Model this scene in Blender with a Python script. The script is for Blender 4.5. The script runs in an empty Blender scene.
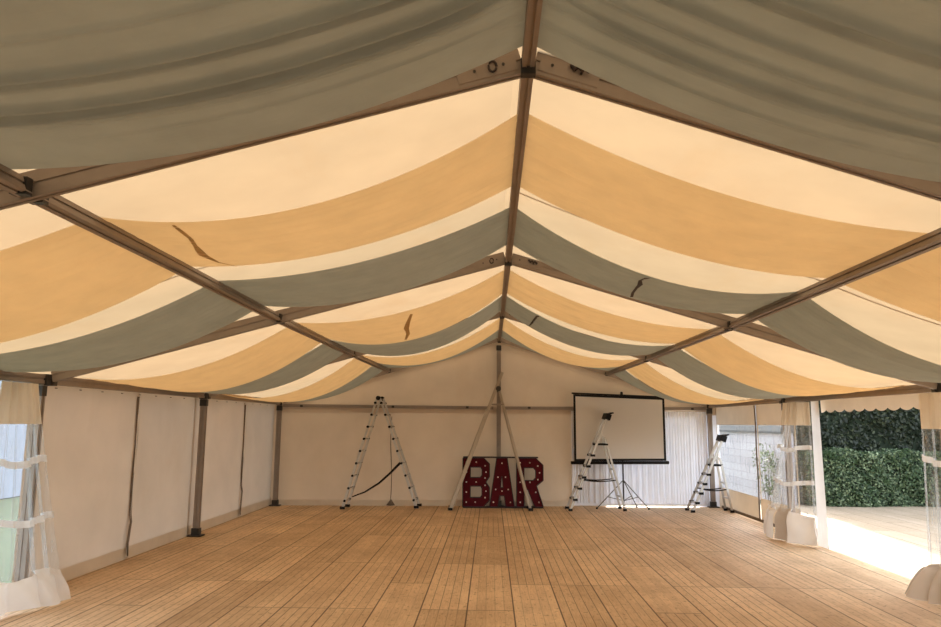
import bpy, bmesh, math, random
import numpy as np
from mathutils import Vector, Matrix

random.seed(7)
sc = bpy.context.scene
COL = sc.collection
PI = math.pi
SHEAR = 0.057            # the frame of the marquee stands slightly racked


# the ridge is not quite level: (distance, rise) at the frames
RISE = [(-6, 0), (3.65, 0), (8.07, -.055), (12.49, -.02), (16.91, .045), (40, .045)]


def S(x, v, z):
    if z > 2.45 and v < 17.4:
        for (a, da), (b, db) in zip(RISE, RISE[1:]):
            if a <= v < b:
                z += (da + (db - da) * (v - a) / (b - a)) * min(1, (z - 2.45) / 1.2)
    return Vector((x, v + SHEAR * x, z))


# ------------------------------------------------------------------ materials
def new_mat(name):
    m = bpy.data.materials.new(name)
    m.use_nodes = True
    m.node_tree.nodes.clear()
    return m, m.node_tree


class NT:
    """tiny node helper"""
    def __init__(s, tree):
        s.t = tree

    def n(s, typ, **kw):
        nd = s.t.nodes.new(typ)
        for k, v in kw.items():
            setattr(nd, k, v)
        return nd

    def put(s, sock, val):
        if isinstance(val, bpy.types.NodeSocket):
            s.t.links.new(val, sock)
        else:
            sock.default_value = val

    def math(s, op, a, b=None, c=None):
        nd = s.n('ShaderNodeMath', operation=op)
        s.put(nd.inputs[0], a)
        if b is not None:
            s.put(nd.inputs[1], b)
        if c is not None:
            s.put(nd.inputs[2], c)
        return nd.outputs[0]

    def mix(s, fac, a, b, blend='MIX'):
        nd = s.n('ShaderNodeMix', data_type='RGBA', blend_type=blend)
        s.put(nd.inputs[0], fac)
        s.put(nd.inputs[6], a if isinstance(a, bpy.types.NodeSocket) else (*a, 1))
        s.put(nd.inputs[7], b if isinstance(b, bpy.types.NodeSocket) else (*b, 1))
        return nd.outputs[2]

    def pos(s):
        return s.n('ShaderNodeNewGeometry').outputs['Position']

    def noise(s, vec, scale, detail=3, rough=.5):
        nd = s.n('ShaderNodeTexNoise')
        s.put(nd.inputs['Vector'], vec)
        nd.inputs['Scale'].default_value = scale
        nd.inputs['Detail'].default_value = detail
        nd.inputs['Roughness'].default_value = rough
        return nd.outputs['Fac']

    def mapping(s, vec, scale=(1, 1, 1), rot=(0, 0, 0), loc=(0, 0, 0)):
        nd = s.n('ShaderNodeMapping')
        s.put(nd.inputs['Vector'], vec)
        nd.inputs['Scale'].default_value = scale
        nd.inputs['Rotation'].default_value = rot
        nd.inputs['Location'].default_value = loc
        return nd.outputs[0]

    def remap(s, v, a, b, c=0., d=1.):
        nd = s.n('ShaderNodeMapRange')
        s.put(nd.inputs[0], v)
        for i, q in enumerate((a, b, c, d)):
            nd.inputs[i + 1].default_value = q
        return nd.outputs[0]

    def out(s, shader):
        o = s.n('ShaderNodeOutputMaterial')
        s.t.links.new(shader, o.inputs[0])

    def principled(s, color, rough=.6, metal=0., spec=.4, normal=None):
        b = s.n('ShaderNodeBsdfPrincipled')
        s.put(b.inputs['Base Color'], color if isinstance(color, bpy.types.NodeSocket) else (*color, 1))
        s.put(b.inputs['Roughness'], rough)
        b.inputs['Metallic'].default_value = metal
        b.inputs['Specular IOR Level'].default_value = spec
        if normal is not None:
            s.put(b.inputs['Normal'], normal)
        return b.outputs[0]

    def bump(s, h, strength=.3, dist=.01):
        nd = s.n('ShaderNodeBump')
        s.put(nd.inputs['Height'], h)
        nd.inputs['Strength'].default_value = strength
        nd.inputs['Distance'].default_value = dist
        return nd.outputs[0]


def mat_plain(name, color, rough=.6, metal=0., vary=.12, scale=6., spec=.4):
    m, t = new_mat(name)
    g = NT(t)
    p = g.pos()
    f = g.noise(p, scale, 4)
    dark = tuple(c * (1 - vary) for c in color)
    lite = tuple(min(1, c * (1 + vary)) for c in color)
    g.out(g.principled(g.mix(f, dark, lite), rough, metal, spec))
    return m


def mat_cloth(name, refl, trans, fac, vary=.06, scale=3., weave=None, stain=None):
    """woven sheet that both reflects and lets light through"""
    m, t = new_mat(name)
    g = NT(t)
    p = g.pos()
    f = g.noise(p, scale, 4)
    f = g.remap(f, .3, .7)

    def rng(c):
        return g.mix(f, tuple(k * (1 - vary) for k in c), tuple(min(1, k * (1 + vary)) for k in c))
    cr, ct = rng(refl), rng(trans)
    if stain:
        sp = g.mapping(p, stain[0])
        sn = g.remap(g.noise(sp, stain[1], 5, .6), .55, .75, 0, stain[2])
        cr = g.mix(sn, cr, tuple(a * b for a, b in zip(refl, stain[3])))
        ct = g.mix(sn, ct, tuple(a * b for a, b in zip(trans, stain[3])))
    d = g.n('ShaderNodeBsdfDiffuse')
    g.put(d.inputs['Color'], cr)
    tr = g.n('ShaderNodeBsdfTranslucent')
    g.put(tr.inputs['Color'], ct)
    if weave:
        b = g.bump(g.noise(g.mapping(p, weave[0]), weave[1], 4), weave[2], .02)
        g.put(d.inputs['Normal'], b)
    mx = g.n('ShaderNodeMixShader')
    mx.inputs[0].default_value = fac
    t.links.new(d.outputs[0], mx.inputs[1])
    t.links.new(tr.outputs[0], mx.inputs[2])
    g.out(mx.outputs[0])
    return m


def mat_vinyl(name, clear=.86, veil=(.75, .78, .82)):
    m, t = new_mat(name)
    g = NT(t)
    p = g.pos()
    tp = g.n('ShaderNodeBsdfTransparent')
    tp.inputs[0].default_value = (.95, .97, .98, 1)
    b = g.bump(g.noise(g.mapping(p, (3, 3, 1.1)), 5, 3), .6, .03)
    pr = g.principled(veil, .12, 0, .6, b)
    n = g.remap(g.noise(g.mapping(p, (5, 5, .8)), 3, 4), .35, .75, 1 - clear - .06, 1 - clear + .22)
    lw = g.n('ShaderNodeLayerWeight')
    lw.inputs['Blend'].default_value = .35
    n = g.math('ADD', n, g.math('MULTIPLY', g.math('POWER', lw.outputs['Facing'], 3.), .45))
    n = g.math('MINIMUM', n, .85)
    mx = g.n('ShaderNodeMixShader')
    g.put(mx.inputs[0], n)
    t.links.new(tp.outputs[0], mx.inputs[1])
    t.links.new(pr, mx.inputs[2])
    g.out(mx.outputs[0])
    return m


def mat_boards(name, c_dark, c_light, groove=.75, grey=0.):
    m, t = new_mat(name)
    g = NT(t)
    p = g.pos()
    sx = g.n('ShaderNodeSeparateXYZ')
    g.put(sx.inputs[0], p)
    X = g.math('ADD', sx.outputs[0], 100.11)
    Y = g.math('ADD', sx.outputs[1], 100.)
    xp = g.math('DIVIDE', X, .475)
    ip = g.math('FLOOR', xp)
    wn = g.n('ShaderNodeTexWhiteNoise', noise_dimensions='1D')
    g.put(wn.inputs['W'], ip)
    yr = g.math('ADD', g.math('DIVIDE', Y, 2.42), g.math('MULTIPLY', g.math('FLOOR', g.math('MULTIPLY', wn.outputs['Value'], 3.)), .5))
    ir = g.math('FLOOR', yr)
    cv = g.n('ShaderNodeCombineXYZ')
    g.put(cv.inputs[0], ip)
    g.put(cv.inputs[1], ir)
    wp = g.n('ShaderNodeTexWhiteNoise', noise_dimensions='2D')
    g.put(wp.inputs['Vector'], cv.outputs[0])
    xb = g.math('DIVIDE', X, .095)
    cb = g.n('ShaderNodeCombineXYZ')
    g.put(cb.inputs[0], g.math('FLOOR', xb))
    g.put(cb.inputs[1], ir)
    wb = g.n('ShaderNodeTexWhiteNoise', noise_dimensions='2D')
    g.put(wb.inputs['Vector'], cb.outputs[0])
    grain = g.noise(g.mapping(p, (26, 1.6, 1)), 3., 5, .6)
    blot = g.noise(g.mapping(p, (1.1, .7, 1)), 1.6, 4, .6)
    spots = g.remap(g.noise(g.mapping(p, (11, 7, 1)), 2., 4, .6), .57, .67, 0, .55)
    f = g.math('MULTIPLY', wp.outputs['Value'], .26)
    f = g.math('ADD', f, g.math('MULTIPLY', wb.outputs['Value'], .16))
    f = g.math('ADD', f, g.math('MULTIPLY', g.remap(grain, .3, .7), .3))
    f = g.math('ADD', f, g.math('MULTIPLY', g.remap(blot, .3, .7), .33))
    col = g.mix(f, c_dark, c_light)
    col = g.mix(spots, col, tuple(c * .55 for c in c_dark))
    # grooves between boards, joints between floor cassettes
    fb = g.math('ABSOLUTE', g.math('SUBTRACT', g.math('FRACT', xb), .5))
    gb = g.remap(fb, .443, .474, 0, groove)
    gb = g.math('MULTIPLY', gb, g.remap(wp.outputs['Color'], .2, .6, .2, 1.))
    fp = g.math('ABSOLUTE', g.math('SUBTRACT', g.math('FRACT', xp), .5))
    gp = g.remap(fp, .480, .490, 0, .92)
    fr = g.math('ABSOLUTE', g.math('SUBTRACT', g.math('FRACT', yr), .5))
    gr = g.remap(fr, .4945, .497, 0, .55)
    gm = g.math('MAXIMUM', g.math('MAXIMUM', gb, gp), gr)
    col = g.mix(gm, col, tuple(c * .22 for c in c_dark))
    nrm = g.bump(g.math('SUBTRACT', g.math('MULTIPLY', grain, .15), gm), .35, .006)
    g.out(g.principled(col, .55, 0, .3, nrm))
    return m


def mat_leaf(name, a, b, c):
    m, t = new_mat(name)
    g = NT(t)
    oi = g.n('ShaderNodeNewGeometry')
    r = oi.outputs['Random Per Island']
    p = oi.outputs['Position']
    f = g.noise(p, 3., 3)
    col = g.mix(g.math('POWER', r, 2.2), a, b)  # specular highlights put into the colour: a few leaves much paler
    col = g.mix(g.remap(f, .4, .75), col, c)
    d = g.principled(col, .45, 0, .5)
    tr = g.n('ShaderNodeBsdfTranslucent')
    g.put(tr.inputs['Color'], col)
    mx = g.n('ShaderNodeMixShader')
    mx.inputs[0].default_value = .25
    t.links.new(d, mx.inputs[1])
    t.links.new(tr.outputs[0], mx.inputs[2])
    g.out(mx.outputs[0])
    return m


M = {}
M['roof'] = mat_cloth('cream_pvc_roof', (.70, .59, .43), (.215, .152, .086), .55, .05, 2.,
                      stain=((1, .35, 1), 1.4, .35, (.95, .82, .66)))
M['yellow'] = mat_cloth('yellow_lining', (.72, .50, .27), (.92, .775, .53), .70, .05, 4.,
                        weave=((2, 14, 2), 3, .25))
M['green'] = mat_cloth('grey_green_lining', (.33, .355, .345), (.40, .455, .47), .4, .06, 4.,
                       weave=((2, 14, 2), 3, .25))
M['wall'] = mat_cloth('white_pvc_wall', (.72, .635, .56), (.58, .47, .36), .16, .05, 1.6, weave=((1.2, 1.2, 2.), 1.6, .5),
                      stain=((1, 1, .4), 1.2, .3, (.86, .78, .68)))
M['gable'] = mat_cloth('gable_sheet', (.64, .54, .44), (.3, .22, .14), .04, .05, 1.6, weave=((1.4, 1.4, 1.4), 1.6, .5),
                      stain=((1, 1, .4), 1.2, .3, (.86, .78, .68)))
M['pleat'] = mat_cloth('white_pleated_lining', (.84, .86, .93), (.62, .70, .86), .045, .03, 3.)
M['skirt'] = mat_cloth('white_pvc_skirt', (.84, .81, .78), (.75, .71, .66), .3, .05, 3.)
M['header'] = mat_cloth('cream_pvc_header', (.80, .72, .61), (.68, .56, .42), .16, .05, 3.)
M['vinyl'] = mat_vinyl('clear_vinyl', .84)
M['vinyl_flat'] = mat_vinyl('clear_window_vinyl', .84, (.72, .76, .82))
M['white'] = mat_cloth('white_webbing', (.85, .85, .85), (.8, .8, .8), .25, .02)
M['alu'] = mat_plain('weathered_aluminium', (.27, .22, .185), .5, .25, .15, 9.)
M['alu_dark'] = mat_plain('dark_steel_bracket', (.05, .045, .042), .5, .5, .2, 12.)
M['ladder_tan'] = mat_plain('dull_ladder_aluminium', (.40, .34, .27), .5, .2, .1, 14.)
M['ladder'] = mat_plain('ladder_aluminium', (.50, .48, .45), .38, .55, .08, 14.)
M['black'] = mat_plain('black_plastic', (.010, .009, .009), .6, 0, .2, 20., .15)
M['screen'] = mat_plain('matte_screen_fabric', (.68, .64, .6), .8, 0, .02, 2.)
M['red'] = mat_plain('dark_red_paint', (.075, .003, .008), .7, 0, .25, 9., .12)
M['sign_side'] = mat_plain('black_sign_return', (.02, .008, .01), .5, 0, .2, 9.)
M['bulb'] = mat_plain('frosted_bulb', (.85, .8, .74), .25, 0, .03, 9.)
M['joint'] = mat_plain('dark_lacing', (.16, .125, .095), .8, 0, .3, 30.)
M['tear'] = mat_plain('brown_patch_tape', (.52, .33, .13), .8, 0, .3, 30.)
M['darkcord'] = mat_plain('dark_cord', (.04, .03, .03), .8, 0, .3, 30.)
M['seam'] = mat_plain('roof_seam', (.5, .4, .28), .8, 0, .1, 30.)
M['floor'] = mat_boards('floor_boards', (.37, .22, .105), (.95, .70, .43))
M['deck'] = mat_boards('deck_boards', (.34, .25, .155), (.60, .47, .34), .45)
M['shed'] = None
M['leaf'] = mat_leaf('hedge_leaves', (.025, .055, .018), (.36, .44, .24), (.05, .10, .03))
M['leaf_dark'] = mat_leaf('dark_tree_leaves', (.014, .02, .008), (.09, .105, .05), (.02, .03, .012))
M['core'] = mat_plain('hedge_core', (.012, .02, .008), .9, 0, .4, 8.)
M['grass'] = mat_plain('lawn', (.03, .05, .022), .9, 0, .35, 5.)
M['twig'] = mat_plain('twig', (.09, .06, .035), .8, 0, .3, 20.)
M['roofgrey'] = mat_plain('grey_shed_roof', (.075, .085, .09), .9, 0, .15, 5.)
M['paleblue'] = mat_plain('pale_render', (.26, .29, .36), .8, 0, .06, 1.)


def mat_siding(name, c):
    m, t = new_mat(name)
    g = NT(t)
    p = g.pos()
    sx = g.n('ShaderNodeSeparateXYZ')
    g.put(sx.inputs[0], p)
    zz = g.math('DIVIDE', sx.outputs[2], .2)
    fz = g.math('FRACT', zz)
    line = g.remap(g.math('ABSOLUTE', g.math('SUBTRACT', fz, .5)), .45, .48, 0, .55)
    w = g.n('ShaderNodeTexWhiteNoise', noise_dimensions='1D')
    g.put(w.inputs['W'], g.math('FLOOR', zz))
    col = g.mix(w.outputs['Value'], tuple(k * .86 for k in c), c)
    col = g.mix(line, col, tuple(k * .3 for k in c))
    g.out(g.principled(col, .6, 0, .3))
    return m


M['shed'] = mat_siding('white_siding', (.46, .44, .47))


# ------------------------------------------------------------------ mesh helper
class MB:
    def __init__(s):
        s.v, s.f = [], []

    def add(s, vs, fs):
        o = len(s.v)
        s.v += [Vector(p) for p in vs]
        s.f += [tuple(i + o for i in q) for q in fs]
        return s

    def box(s, c, d, mat=None):
        """box centre c, full dims d, optional 3x3/4x4 rotation"""
        x, y, z = (k / 2 for k in d)
        ps = [Vector(p) for p in ((-x, -y, -z), (x, -y, -z), (x, y, -z), (-x, y, -z),
                                  (-x, -y, z), (x, -y, z), (x, y, z), (-x, y, z))]
        if mat is not None:
            ps = [mat @ p for p in ps]
        c = Vector(c)
        return s.add([c + p for p in ps], [(0, 3, 2, 1), (4, 5, 6, 7), (0, 1, 5, 4), (1, 2, 6, 5), (2, 3, 7, 6), (3, 0, 4, 7)])

    def beam(s, a, b, w, h, up=(0, 0, 1), ch=.12):
        """rectangular hollow-section look: octagonal chamfered profile from a to b; w across, h along up"""
        a, b = Vector(a), Vector(b)
        d = (b - a).normalized()
        up = Vector(up)
        side = d.cross(up).normalized()
        up = side.cross(d).normalized()
        c = min(w, h) * ch
        x, y = w / 2, h / 2
        pr = [(-x + c, -y), (x - c, -y), (x, -y + c), (x, y - c), (x - c, y), (-x + c, y), (-x, y - c), (-x, -y + c)]
        vs = [p + side * i + up * j for p in (a, b) for i, j in pr]
        fs = [(i, (i + 1) % 8, 8 + (i + 1) % 8, 8 + i) for i in range(8)]
        fs += [tuple(range(7, -1, -1)), tuple(range(8, 16))]
        return s.add(vs, fs)

    def track(s, a, b, w, h, up=(0, 0, 1)):
        """beam with a keder groove down the middle of its under and side faces"""
        a, b = Vector(a), Vector(b)
        d = (b - a).normalized()
        up = Vector(up)
        side = d.cross(up).normalized()
        up = side.cross(d).normalized()
        x, y = w / 2, h / 2
        g, k = min(w, h) * .12, min(w, h) * .14
        pr = [(-x, -y), (-g, -y), (-g, -y + k), (g, -y + k), (g, -y), (x, -y), (x, -g), (x - k, -g), (x - k, g), (x, g), (x, y),
              (-x, y), (-x, g), (-x + k, g), (-x + k, -g), (-x, -g)]
        n = len(pr)
        vs = [p + side * i + up * j for p in (a, b) for i, j in pr]
        fs = [(i, (i + 1) % n, n + (i + 1) % n, n + i) for i in range(n)]
        fs += [tuple(range(n - 1, -1, -1)), tuple(range(n, 2 * n))]
        return s.add(vs, fs)

    def tube(s, pts, r, seg=8, close=True):
        pts = [Vector(p) for p in pts]
        rr = r if isinstance(r, (list, tuple)) else [r] * len(pts)
        rings = []
        ref = Vector((0.13, .21, 1)).normalized()
        for i, p in enumerate(pts):
            d = (pts[min(i + 1, len(pts) - 1)] - pts[max(i - 1, 0)]).normalized()
            rf = ref if abs(d.dot(ref)) < .95 else Vector((1, 0, 0))
            a = d.cross(rf).normalized()
            b = a.cross(d).normalized()
            rings.append([p + (a * math.cos(q) + b * math.sin(q)) * rr[i] for q in [2 * PI * k / seg for k in range(seg)]])
        vs = [q for R in rings for q in R]
        fs = []
        for i in range(len(pts) - 1):
            for k in range(seg):
                k2 = (k + 1) % seg
                fs.append((i * seg + k, i * seg + k2, (i + 1) * seg + k2, (i + 1) * seg + k))
        if close:
            fs += [tuple(range(seg - 1, -1, -1)), tuple((len(pts) - 1) * seg + k for k in range(seg))]
        return s.add(vs, fs)

    def ball(s, c, r, seg=8, rings=5):
        c = Vector(c)
        vs = [c + Vector((0, 0, r))]
        for i in range(1, rings):
            a = PI * i / rings
            vs += [c + Vector((math.sin(a) * math.cos(q), math.sin(a) * math.sin(q), math.cos(a))) * r
                   for q in [2 * PI * k / seg for k in range(seg)]]
        vs.append(c - Vector((0, 0, r)))
        fs = [(0, 1 + k, 1 + (k + 1) % seg) for k in range(seg)]
        for i in range(rings - 2):
            for k in range(seg):
                o = 1 + i * seg
                fs.append((o + k, o + seg + k, o + seg + (k + 1) % seg, o + (k + 1) % seg))
        o = 1 + (rings - 2) * seg
        fs += [(len(vs) - 1, o + (k + 1) % seg, o + k) for k in range(seg)]
        return s.add(vs, fs)

    def grid(s, rows):
        n = len(rows[0])
        vs = [p for r in rows for p in r]
        fs = [(i * n + j, i * n + j + 1, (i + 1) * n + j + 1, (i + 1) * n + j)
              for i in range(len(rows) - 1) for j in range(n - 1)]
        return s.add(vs, fs)

    def prism(s, loops, y0, y1):
        """outer polygon (x,z) with holes, extruded y0..y1 (filled by bmesh)"""
        bm = bmesh.new()
        es = []
        for lp in loops:
            vv = [bm.verts.new((x, y0, z)) for x, z in lp]
            es += [bm.edges.new((vv[i], vv[(i + 1) % len(vv)])) for i in range(len(vv))]
        bmesh.ops.triangle_fill(bm, edges=es, use_beauty=True, use_dissolve=False)
        r = bmesh.ops.extrude_face_region(bm, geom=bm.faces[:])
        for e in r['geom']:
            if isinstance(e, bmesh.types.BMVert):
                e.co.y = y1
        bmesh.ops.recalc_face_normals(bm, faces=bm.faces[:])
        bm.verts.index_update()
        s.add([v.co.copy() for v in bm.verts], [tuple(v.index for v in f.verts) for f in bm.faces])
        bm.free()
        return s

    def build(s, name, mat, parent=None, smooth=False, base=None):
        me = bpy.data.meshes.new(name)
        if parent is not None:
            org = parent_world(parent)
        elif base is not None:
            org = Vector(base)
        else:
            xs = [p.x for p in s.v]; ys = [p.y for p in s.v]; zs = [p.z for p in s.v]
            org = Vector(((min(xs) + max(xs)) / 2, (min(ys) + max(ys)) / 2, min(zs)))
        me.from_pydata([tuple(p - org) for p in s.v], [], s.f)
        me.validate()
        if smooth:
            me.polygons.foreach_set('use_smooth', [True] * len(me.polygons))
        me.materials.append(mat)
        o = bpy.data.objects.new(name, me)
        COL.objects.link(o)
        if parent is not None:
            o.parent = parent
        else:
            o.location = org
        bm = bmesh.new()
        bm.from_mesh(me)
        bmesh.ops.recalc_face_normals(bm, faces=bm.faces[:])
        bm.to_mesh(me)
        bm.free()
        return o


def build_split(m, name, mat, parent, smooth=False):
    """every connected piece of m becomes an object of its own"""
    par = list(range(len(m.v)))

    def find(i):
        while par[i] != i:
            par[i] = par[par[i]]
            i = par[i]
        return i
    for f in m.f:
        a = find(f[0])
        for i in f[1:]:
            par[find(i)] = a
    groups = {}
    for f in m.f:
        groups.setdefault(find(f[0]), []).append(f)
    out = []
    for fs in groups.values():
        ids = sorted({i for f in fs for i in f})
        ix = {i: k for k, i in enumerate(ids)}
        p = MB()
        p.add([m.v[i] for i in ids], [tuple(ix[i] for i in f) for f in fs])
        out.append(p.build(name, mat, parent, smooth))
    return out


def parent_world(o):
    p = Vector(o.location)
    while o.parent:
        o = o.parent
        p += o.location
    return p


def tag(o, label, cat, group=None):
    o['label'] = label
    o['category'] = cat
    if group:
        o['group'] = group
    return o


def thing(name, loc, label, cat, group=None):
    o = bpy.data.objects.new(name, None)
    o.empty_display_size = .1
    COL.objects.link(o)
    o.location = loc
    return tag(o, label, cat, group)


def struct(o):
    o['kind'] = 'structure'
    return o


# ------------------------------------------------------------------ marquee dimensions
BAY = 4.42
FR = [3.65 + BAY * i for i in range(-1, 4)]      # frames at -0.77, 3.65, 8.07, 12.49, 16.91
WX = 5.0
GABLE = 17.04
WL, WR = -5.14, 5.2


PX = {-1: 2.50, 1: 2.60}                          # purlins, left and right of the ridge


def under(x):                                     # underside of the rafters
    return 3.735 - .293 * abs(x)


def rooftop(x):
    return under(x) + .16


# ------------------------------------------------------------------ floor, deck, ground
def slab(name, x0, x1, v0, v1, z1, z0, mat):
    m = MB()
    n = 1
    top = [S(x0, v0, z1), S(x1, v0, z1), S(x1, v1, z1), S(x0, v1, z1)]
    bot = [Vector((p.x, p.y, z0)) for p in top]
    m.add(bot + top, [(3, 2, 1, 0), (4, 5, 6, 7), (0, 1, 5, 4), (1, 2, 6, 5), (2, 3, 7, 6), (3, 0, 4, 7)])
    return struct(m.build(name, mat))


slab('floor', WL - .06, WR, -5.0, GABLE + .1, 0, -.06, M['floor'])
slab('deck', WR + .002, 14.5, 1.0, 17.55, -.004, -.06, M['deck'])
g = MB()
g.add([(-60, -40, -.07), (60, -40, -.07), (60, 80, -.07), (-60, 80, -.07)], [(0, 1, 2, 3)])
struct(g.build('ground', M['grass']))

# ------------------------------------------------------------------ roof
V0, V1 = -5.0, GABLE + .25


def roof_point(x, v):
    ax = abs(x)
    p = PX[-1 if x < 0 else 1]
    t = ax / p if ax < p else min(1, (ax - p) / (5 - p))
    inbay = ((v - FR[0]) % BAY) / BAY
    return S(x, v, rooftop(x) - .045 * 4 * t * (1 - t) * math.sin(PI * inbay))


for side in (-1, 1):
    rows = []
    for i in range(0, 61):
        v = V0 + (V1 - V0) * i / 60
        rows.append([roof_point(side * 5.32 * j / 22, v) for j in range(23)])
    o = struct(MB().grid(rows).build('ceiling', M['roof'], smooth=True))
# welded seam of the roof sheet in the middle of every bay
k = 0
for b in range(0, 4):
    v = FR[b] + BAY * .502
    for side in (-1, 1):
        rows = []
        for dv in (-.012, .012):
            rows.append([roof_point(side * (.05 + 5.1 * j / 30), v + dv) - Vector((0, 0, .012 + .05 * math.sin(PI * ((5.1 * j / 30 + .05) % 2.5) / 2.5))) for j in range(31)])
        k += 1
        struct(MB().grid(rows).build('trim_%d' % k, M['seam']))

# ------------------------------------------------------------------ aluminium frame
NEAR = ['behind the camera', 'nearest the camera', 'second from the camera', 'third from the camera', 'at the back gable']
BAYN = ['in the bay overhead at the camera', 'in the first full bay from the camera', 'in the middle bay', 'in the last bay before the back wall']
SD = {-1: 'left', 1: 'right'}


def bracket_plate(m, c, w, h, t, ax):
    m.box(c, (w, t, h) if ax == 'y' else (t, w, h))


for i in range(1, 5):
    v = FR[i]
    for s in (-1, 1):
        a = S(0.07 + .036 * s, v, under(0) + .072)
        b = S(s * 4.93, v, under(4.93) + .072)
        root = thing('rafter', S(s * 2.5, v, under(2.5)), 'grey aluminium %s roof rafter, %s' % (SD[s], NEAR[i]), 'rafter', 'aluminium rafters of the tent roof')
        MB().track(a, b, .062, .14).build('beam', M['alu'], root)
        m = MB()
        d = (b - a).normalized()
        m.beam(a + d * .03 - Vector((0, 0, .0)), a + d * .36, .074, .11)
        m.build('apex_plate', M['alu'], root)
        m = MB()
        for q in (.1, .26):
            for sg in (-1, 1):
                p = a + d * q
                m.tube([p + Vector((0, sg * .036, 0)), p + Vector((0, sg * .044, 0))], .008, 6)
        build_split(m, 'bolt', M['alu_dark'], root)
        if i in (1, 2):
            # dark cord loop that hangs from the rafter beside the ridge
            p = a + d * (.16 if s < 0 else .2) + Vector((0, -.045, .02))
            loop = [p + Vector((math.cos(q) * .022 - .05 * s * (s > 0), 0, math.sin(q) * .03 - .02)) for q in [k2 * .6 for k2 in range(11)]]
            if s > 0:
                loop = [p + Vector((.05 * t, -.01 * t, .012 * math.sin(9 * t) - .016 * t)) for t in [j / 8 * 2 for j in range(9)]]
            MB().tube(loop, .006 if s < 0 else .012, 6).build('cord_loop', M['darkcord'], root)
for b in range(0, 4):
    va, vb = FR[b] + .04, FR[b + 1] - .04
    root = thing('ridge_beam', S(0.07, (va + vb) / 2, 3.73), 'brown grey aluminium ridge beam %s' % BAYN[b], 'ridge beam', 'ridge beams along the tent roof')
    MB().track(S(.07, va, 3.79), S(.07, vb, 3.79), .066, .10).build('beam', M['alu'], root)
    m = MB()
    m.box(S(.07, vb - .02, 3.75), (.078, .05, .09))
    build_split(m, 'end_bracket', M['alu_dark'], root)
    for s in (-1, 1):
        if b == 0 and s > 0:
            continue
        x = s * PX[s]
        root = thing('purlin', S(x, (va + vb) / 2, under(x)), 'slim aluminium %s roof purlin %s' % (SD[s], BAYN[b]), 'purlin', 'purlins of the tent roof')
        MB().track(S(x, va, under(x) + .045), S(x, vb, under(x) + .045), .07, .08, up=(s * .28, 0, 1)).build('beam', M['alu'], root)
        m = MB()
        for vv in (va + .03, vb - .03):
            m.box(S(x, vv, under(x) + .045), (.085, .05, .09))
        build_split(m, 'end_bracket', M['alu_dark'], root)
for b in range(1, 4):
    va, vb = FR[b] + .06, FR[b + 1] - .06
    for s in (-1, 1):
        x = s * WX
        root = thing('eave_beam', S(x, (va + vb) / 2, 2.27), 'grey aluminium eave beam over the %s wall %s' % (SD[s], BAYN[b]), 'eave beam', 'eave beams over the side walls')
        MB().track(S(x, va, 2.32), S(x, vb, 2.32), .09, .1).build('beam', M['alu'], root)
        m = MB()
        for vv in (va, vb):
            m.box(S(x - s * .01, vv, 2.315), (.12, .07, .12))
        build_split(m, 'end_bracket', M['alu_dark'], root)


def post(x, v, ztop, label, wx=.1, wy=.07):
    root = thing('tent_post', S(x, v, 0), label, 'post', 'aluminium posts of the tent')
    MB().track(S(x, v, .02), S(x, v, ztop), wx, wy, up=(0, 1, 0)).build('pole', M['alu'], root)
    m = MB()
    m.box(S(x, v, .011), (wx + .13, wy + .12, .02))
    m.build('base_plate', M['alu_dark'], root)
    m = MB()
    m.box(S(x, v, .075), (wx + .03, wy + .03, .11))
    m.build('foot_socket', M['alu_dark'], root)
    m = MB()
    m.box(S(x, v, ztop - .07), (wx + .015, wy + .015, .11))
    m.build('corner_bracket', M['alu_dark'], root)
    return root


for i in (2, 3, 4):
    post(-WX, FR[i] - (.1 if i == 2 else 0), 2.262, ['', '', 'grey aluminium post of left wall beside the clear curtain', 'grey aluminium post midway along the left wall',
                            'grey aluminium post in the back left corner'][i])
    post(WX, FR[i], 2.262, ['', '', 'grey aluminium post behind the clear curtain at the right edge', 'grey aluminium post behind the gathered curtain of the right wall',
                           'grey aluminium post in the back right corner beside stepladder'][i])
root = post(.06, 16.93, 3.66, 'tall aluminium gable post standing behind the BAR sign', .1, .07)
for s in (-1, 1):
    root = thing('gable_rail', S(s * 2.5, 16.95, 2.2), 'grey aluminium rail across the %s half of back wall' % SD[s], 'rail', 'rails across the back wall')
    MB().track(S(.12 * s + .05, 16.985, 2.235), S(s * 4.94, 16.985, 2.255), .05, .07).build('beam', M['alu'], root)
    m = MB()
    for q in (.14, .5, .94):
        m.box(S(.1 + s * 4.8 * q if s > 0 else s * 4.8 * q, 16.955, 2.245), (.06, .012, .05))
    build_split(m, 'clip', M['alu_dark'], root)

# ------------------------------------------------------------------ lining swags
ANCH = {s_: [(0, 3.825), (PX[s_], under(PX[s_]) + .095), (5.02, 2.385)] for s_ in (-1, 1)}


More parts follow.
